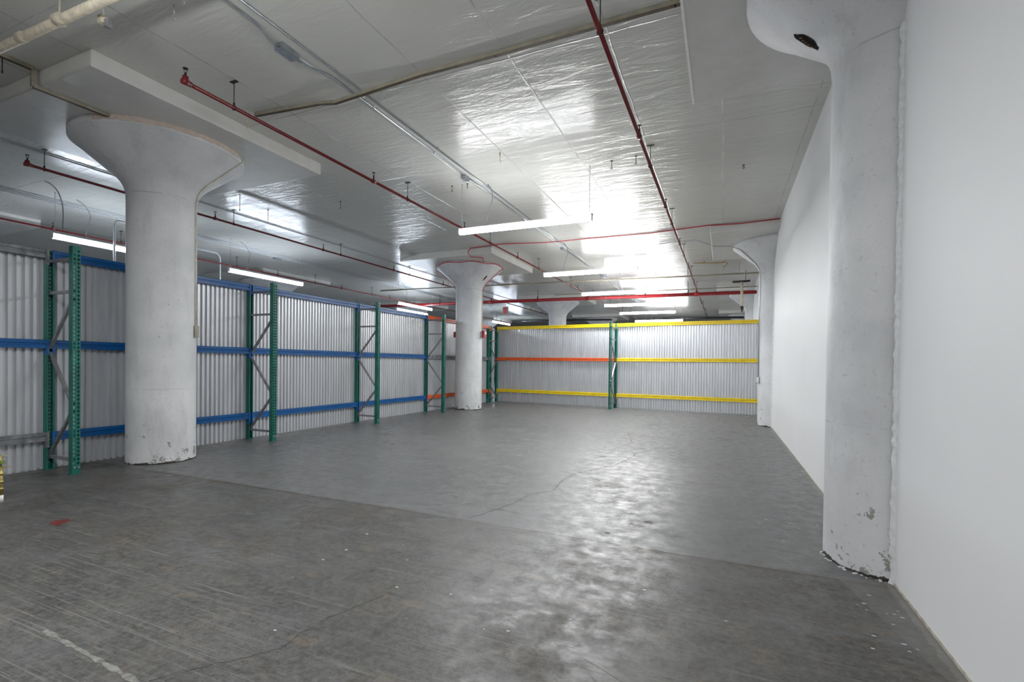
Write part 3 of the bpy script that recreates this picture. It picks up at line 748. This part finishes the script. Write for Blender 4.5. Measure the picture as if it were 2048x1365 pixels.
wpart('valve', tube(bmn(), [(.52, 17.8, 3.44), (.52, 17.8, 3.36), (.52, 17.8, 3.33), (.52, 17.8, 3.25)], [.05, .05, .022, .018], 12), M_dark, t_)
wpart('hanger', cyl(bmn(), (.62, 17.8, 4.27), (.62, 17.8, H), .01, 6), M_dark, t_)
solo('black_pipe', tube(bmn(), [(1.0, 30.55, 4.24), (-3.4, 30.55, 4.30)], .06, 12), M_black, 'thin black pipe far off just above the yellow beam at right', 'pipe', (1.0, 30.55, 4.24))
solo('black_pipe', tube(bmn(), [(-6.5, 30.55, 4.30), (-12.6, 30.55, 4.38)], .06, 12), M_black, 'thin black pipe far off between the distant columns', 'pipe', (-6.5, 30.55, 4.30))

# ------------------------------------------------------------------ conduits on the ceiling
def conduit(label, pts, r=.011, mat=M_cond, straps=(), rad=.05, group=None):
    t_ = thing('conduit', label, 'conduit', pts[0], 0, group)
    wpart('pipe', tube(bmn(), path(pts, rad) if len(pts) > 2 else pts, r, 10), mat, t_)
    for p in straps:
        b_ = bmn(); x, y, z = p; tube(b_, [(x-.03, y, H-.002), (x-.016, y, H-.004), (x-.012, y, z-.010), (x, y, z-.015), (x+.012, y, z-.010), (x+.016, y, H-.004), (x+.03, y, H-.002)], .004, 6)
        wpart('strap', b_, M_galv, t_)
    return t_
cz = H-.016
conduit('right conduit of the pair running lengthwise past the junction boxes', [(-3.96, 1.6, cz), (-3.96, 30, cz)], straps=[(-3.96, y, cz) for y in fr(2.0, 26, 2.1)])
conduit('left conduit of the pair, kinked to enter the junction boxes', [(-4.09, 1.6, cz), (-4.09, 3.25, cz), (-4.14, 3.45, cz-.03), (-4.14, 3.55, cz-.03)], straps=[(-4.09, 2.4, cz)])
conduit('left conduit of the pair beyond the first junction box', [(-4.14, 3.78, cz-.03), (-4.14, 3.9, cz-.03), (-4.07, 4.15, cz), (-4.07, 7.2, cz)], straps=[(-4.07, 4.9, cz), (-4.07, 6.3, cz)])
conduit('left conduit of the pair from the second to the third junction box', [(-4.07, 7.42, cz), (-4.07, 12.7, cz)], straps=[(-4.07, y, cz) for y in (8.4, 10.4)])
conduit('left conduit of the pair past the third junction box', [(-4.07, 12.9, cz), (-4.07, 28, cz)], straps=[(-4.07, y, cz) for y in (15, 18, 21)])
def jbox(x, y, lb, s=.055):
    t_ = thing('junction_box', lb, 'junction box', (x, y, H-.06), 0, None)
    wpart('body', box(bmn(), (x-s, y-s*1.9, H-.062), (x+s, y+s*1.9, H), .004), M_cond, t_)
    b_ = bmn(); box(b_, (x-s-.003, y-s*1.9-.003, H-.066), (x+s+.003, y+s*1.9+.003, H-.062))
    for sx in (-1, 1): cyl(b_, (x+sx*s*.7, y+sx*s*1.6, H-.070), (x+sx*s*.7, y+sx*s*1.6, H-.066), .006, 6)
    wpart('cover', b_, M_cond, t_)
jbox(-4.15, 3.66, 'steel junction box nearest on the kinked conduit')
jbox(-4.10, 7.32, 'small junction box on the paired conduits above the nearest light', .04)
jbox(-4.10, 12.8, 'small junction box on the paired conduits between the first two lights', .045)
jbox(-4.0, 17.3, 'square junction box on the paired conduits before the red main pipe', .07)
jbox(-12.7, 10.9, 'junction box on the conduits over the second left light', .06)
conduit('thin single conduit along the ceiling just past the left partition', [(-9.74, 2.5, cz), (-9.78, 30, cz)], .012, M_condp, straps=[(-9.745, y, cz) for y in (5, 9, 13)])
for i, (x, lb) in enumerate(((-12.35, 'right one of three conduits past the left partition'), (-12.50, 'middle one of three conduits past the left partition'), (-12.65, 'left one of three conduits past the left partition'))):
    conduit(lb, [(x, 3.0, cz), (x, 30, cz)], .013, M_condp, straps=[(x, y, cz) for y in (5.5, 8.5, 11.5, 15)])
conduit('pale conduit bent down behind the partition beside the nearest left light', [(-11.2, 6.8, cz-.4), (-11.2, 5.75, cz-.4), (-11.2, 5.75, .01)], .02, M_condp, rad=.12)
conduit('pale conduit bent down behind the partition beside the second left light', [(-13.9, 9.0, cz), (-13.9, 9.9, cz), (-13.9, 9.9, .01)], .02, M_condp, rad=.18)
solo('loop_cable', tube(bmn(), [Vector((-11.3, 4.7, H)) + Vector((-.02*i, .09*i - .006*i*i, -.012*i*i)) for i in range(9)], .009, 8), M_cord, 'grey cable looping down behind the stout column flare', 'cable', (-11.3, 4.7, H))
# conduits down the columns
def col_follow(cx, cy, a, z_list, push=.014): return [conept(cx, cy, a+da, z, push) for z, da in z_list]
aC1 = math.radians(37)
pts = col_follow(-7.47, 4.44, aC1, [(4.46, 0), (4.40, 0), (4.36, 0), (4.32, 0), (4.2, 0), (4.1, 0), (4.0, 0), (3.93, 0), (3.86, 0), (3.78, 0), (3.70, 0), (3.0, 0), (1.95, 0)])
t_ = thing('conduit', 'thin cream conduit running down the right side of the stout column', 'conduit', pts[-1])
wpart('pipe', tube(bmn(), pts, .008, 8), M_cream, t_)
e = pts[-1]; wpart('outlet_box', box(bmn(), (e.x-.03, e.y-.03, e.z-.17), (e.x+.03, e.y+.03, e.z), .004), M_tan, t_)
aR2 = math.radians(196)
pts = col_follow(1.2, 13.5, aR2, [(4.30, .1), (4.2, .08), (4.1, .06), (4.0, .03), (3.93, 0), (3.86, 0), (3.78, 0), (3.70, 0), (3.0, 0), (1.20, 0)], .018)
pts = [Vector((-1.6, 13.2, H-.02)), Vector((-.7, 13.15, H-.02)), Vector((-.25, 13.2, DPB-.02)), Vector((.12, 13.3, DPB-.03))] + pts
t_ = thing('conduit', 'steel conduit coming off the ceiling and down the far wall column', 'conduit', pts[-1])
wpart('pipe', tube(bmn(), pts, .011, 8), M_cond, t_)
e = pts[-1]; b_ = bmn(); box(b_, (e.x-.05, e.y-.05, e.z-.14), (e.x+.02, e.y+.03, e.z), .004); bx_ = wpart('switch_box', b_, M_cond, t_)
wpart('cover_plate', box(bmn(), (e.x-.045, e.y-.056, e.z-.13), (e.x+.015, e.y-.050, e.z-.01)), M_white, t_, bx_)
# red fire cable round the corner column and its alarm boxes
R_ = 1.065; pts = []
for i in range(23):
    a = math.radians(200 + i*8); pts.append(Vector((-7.4+R_*math.cos(a), 13.56+R_*math.sin(a), 4.435+.02*math.sin(i*1.1))))
a2 = math.radians(12)
down = [conept(-7.4, 13.56, a2, z, .02+.03*math.sin((4.4-z)*5)) for z in (4.36, 4.28, 4.2, 4.1, 4.0, 3.9, 3.8, 3.7)]
t_ = thing('fire_cable', 'red cable tied round the flare of the corner column and run to the wall', 'cable', (-7.4, 12.5, 4.43))
wpart('cable_loop', tube(bmn(), pts+down, .011, 8), M_redc, t_)
top = [(-6.55, 12.86, 4.43), (-6.35, 12.4, 4.46), (-6.55, 12.05, 4.43), (-6.6, 11.96, 4.55), (-6.5, 11.93, H-.012), (-5.43, 11.80, H-.012), (-4.25, 12.0, H-.03), (-3.14, 12.05, H-.012), (-1.69, 12.1, H-.012), (-.40, 11.9, H-.012), (.3, 11.92, H-.03), (1.06, 11.9, H-.012)]
wpart('cable_run', tube(bmn(), path(top, .04), .011, 8), M_redc, t_)
a3 = math.radians(190)
wpart('cable_tail', tube(bmn(), [conept(-7.4, 13.56, a3, z, .03) for z in (4.36, 4.2, 4.1, 4.0, 3.9, 3.8)], .011, 8), M_redc, t_)
aC = math.radians(8); q = [conept(-7.4, 13.56, aC, z, .016) for z in (3.72, 3.2, 2.45)]
t_ = thing('fire_alarm', 'red fire alarm with grey back box on the corner column, right side', 'fire alarm', q[-1]-Vector((0, 0, .2)))
wpart('conduit', tube(bmn(), q, .012, 8), M_cream, t_)
e = q[-1]; wpart('back_box', box(bmn(), (e.x-.03, e.y-.10, e.z-.19), (e.x+.05, e.y+.03, e.z), .005), M_cond, t_)
al = wpart('alarm_body', box(bmn(), (e.x+.05, e.y-.11, e.z-.20), (e.x+.12, e.y+.04, e.z+.02), .01), M_redm, t_, label='red alarm body')
wpart('strobe_lens', box(bmn(), (e.x+.12, e.y-.07, e.z-.10), (e.x+.15, e.y, e.z-.02), .006), M_white, t_, al)
aD = math.radians(196); e = conept(-7.4, 13.56, aD, 2.35, 0)
t_ = thing('fire_alarm', 'dark red alarm box on the hidden left side of the corner column', 'fire alarm', (e.x, e.y, e.z-.09))
wpart('alarm_body', box(bmn(), (e.x-.06, e.y-.06, e.z-.09), (e.x+.015, e.y+.06, e.z+.09), .008), M_redm, t_)
wpart('strobe_lens', box(bmn(), (e.x-.09, e.y-.03, e.z-.03), (e.x-.06, e.y+.03, e.z+.03), .006), M_white, t_)
# exit sign
ex = thing('exit_sign', 'small red sign box hanging above the left end of the yellow beam', 'sign', (-9.95, 22.0, 3.9), math.radians(-20))
part('housing', box(bmn(), (-.16, -.07, -.02), (.14, .04, .36), .01), M_cond, ex)
part('sign_face', box(bmn(), (-.10, -.078, .0), (.14, -.070, .34)), M_redface, ex, 'red face')
part('stem', cyl(bmn(), (0, 0, .36), (0, 0, H-3.9), .008, 6), M_galv, ex)

# ------------------------------------------------------------------ hooks and bits on the ceiling
def hook(x, y, L, lb, mat=M_dark, z=H):
    b_ = bmn(); cyl(b_, (x, y, z), (x, y, z-.008), .018, 8); cyl(b_, (x, y, z-.008), (x, y, z-L), .0045, 6); torus(b_, (x, y, z-L-.014), (0, 1, 0), .014, .004, 12, 6)
    return solo('ceiling_hook', b_, mat, lb, 'hook', (x, y, z), 'eye hooks in the ceiling')
hook(-1.66, 7.63, .10, 'small eye hook left of the wall side red pipe above the nearest light')
hook(-1.28, 7.59, .10, 'small eye hook just beside the wall side red pipe above the nearest light')
hook(-4.55, 7.64, .08, 'small hook left of the second junction box'); hook(-4.24, 7.65, .05, 'tiny hook right beside the second junction box')
hook(-7.06, 7.55, .12, 'single hook on the ceiling between the long red pipes'); hook(-8.62, 6.53, .28, 'long rusty hook hanging right of the stout column', M_brass)
hook(.24, 8.56, .03, 'stub hook near the white wall'); hook(-8.9, 7.4, .22, 'thin hook beside the pipe hanger, right of the stout column')
hook(-7.35, 2.42, .16, 'dark hook before the drop panel at the left edge'); hook(-7.1, 2.6, .14, 'dark hook beside the tan raceway step')
for x, y, lb in ((-4.59, 2.82, 'open chain link hanging at the top edge, left one'), (-4.3, 2.72, 'short chain link hanging at the top edge beside the conduits')):
    b_ = bmn(); cyl(b_, (x, y, H), (x, y, H-.08), .005, 6); torus(b_, (x, y, H-.095), (1, 0, 0), .014, .004, 10, 6); torus(b_, (x, y, H-.125), (0, 1, 0), .013, .004, 10, 6, 1.7)
    solo('chain_link', b_, M_galv, lb, 'hook', (x, y, H))
b_ = bmn(); x, y = -5.62, 4.36; cyl(b_, (x, y, H), (x, y, H-.10), .004, 6); torus(b_, (x, y, H-.17), (0, 1, 0), .02, .006, 12, 6, 3.2, Vector((0, 0, 1)))
solo('strap_hook', b_, M_cream, 'cream strap clip hanging under the middle red pipe by the drop panel', 'hook', (x, y, H))
b_ = bmn(); x, y = -3.16, 6.70; cyl(b_, (x, y, H), (x, y, H-.05), .008, 6); tube(b_, [(x, y, H-.05), (x+.005, y, H-.12), (x+.02, y, H-.16)], .003, 6)
solo('broken_anchor', b_, M_brass, 'rusty anchor stub with a wire in the bright glare on the ceiling', 'hook', (x, y, H))
t_ = thing('loop_hook', 'rusty bent rod on the ceiling near the beige raceway at right', 'hook', (-.35, 15.9, 4.6))
wpart('rod', tube(bmn(), [(-.9, 15.9, 4.60), (-.2, 15.9, 4.56), (0.0, 15.9, 4.57), (.05, 15.9, 4.52), (0, 15.9, 4.46), (-.06, 15.9, 4.42)], .014, 8), M_brass, t_)
wpart('bracket', cyl(bmn(), (-.6, 15.95, 4.60), (-.6, 15.95, H), .012, 6), M_dark, t_)

# ------------------------------------------------------------------ yellow metal trolley foot cut by the left edge
t_ = thing('wire_stand', 'yellow zinc stand with white tipped foot and wire hooks at the left edge', 'stand', (-6.62, 2.42, 0))
bx0, by0 = -6.62, 2.42
wpart('post', tube(bmn(), [(bx0, by0, .06), (bx0-.01, by0, .36)], .014, 10), M_zinc, t_)
wpart('foot', tube(bmn(), [(bx0, by0, 0), (bx0, by0, .07)], .016, 10), M_white, t_)
for z in (.12, .19, .27): wpart('collar', tube(bmn(), [(bx0-.004, by0, z), (bx0-.004, by0, z+.025)], .019, 10), M_zinc, t_)
for z, L in ((.345, .085), (.455, .05)):
    dv = Vector((.87, .49, 0)).normalized(); wpart('wire_hook', tube(bmn(), [Vector((bx0-.01, by0, z-.02)), Vector((bx0-.01, by0, z))+dv*.02, Vector((bx0-.01, by0, z+.012))+dv*L], .0045, 8), M_zinc, t_)
wpart('upper_post', tube(bmn(), [(bx0-.012, by0, .355), (bx0-.012, by0, .47)], .008, 8), M_zinc, t_)
wpart('clip', box(bmn(), (bx0-.03, by0-.02, .385), (bx0+.03, by0+.02, .415), .004), simple('green_clip', (.14, .2, .05), .5), t_)
wpart('rail', tube(bmn(), [(bx0-.005, by0, .10), (bx0-.6, by0-.3, .10)], .012, 8), M_zinc, t_)
wpart('leg', tube(bmn(), [(bx0-.6, by0-.3, 0), (bx0-.6, by0-.3, .45)], .014, 8), M_zinc, t_)
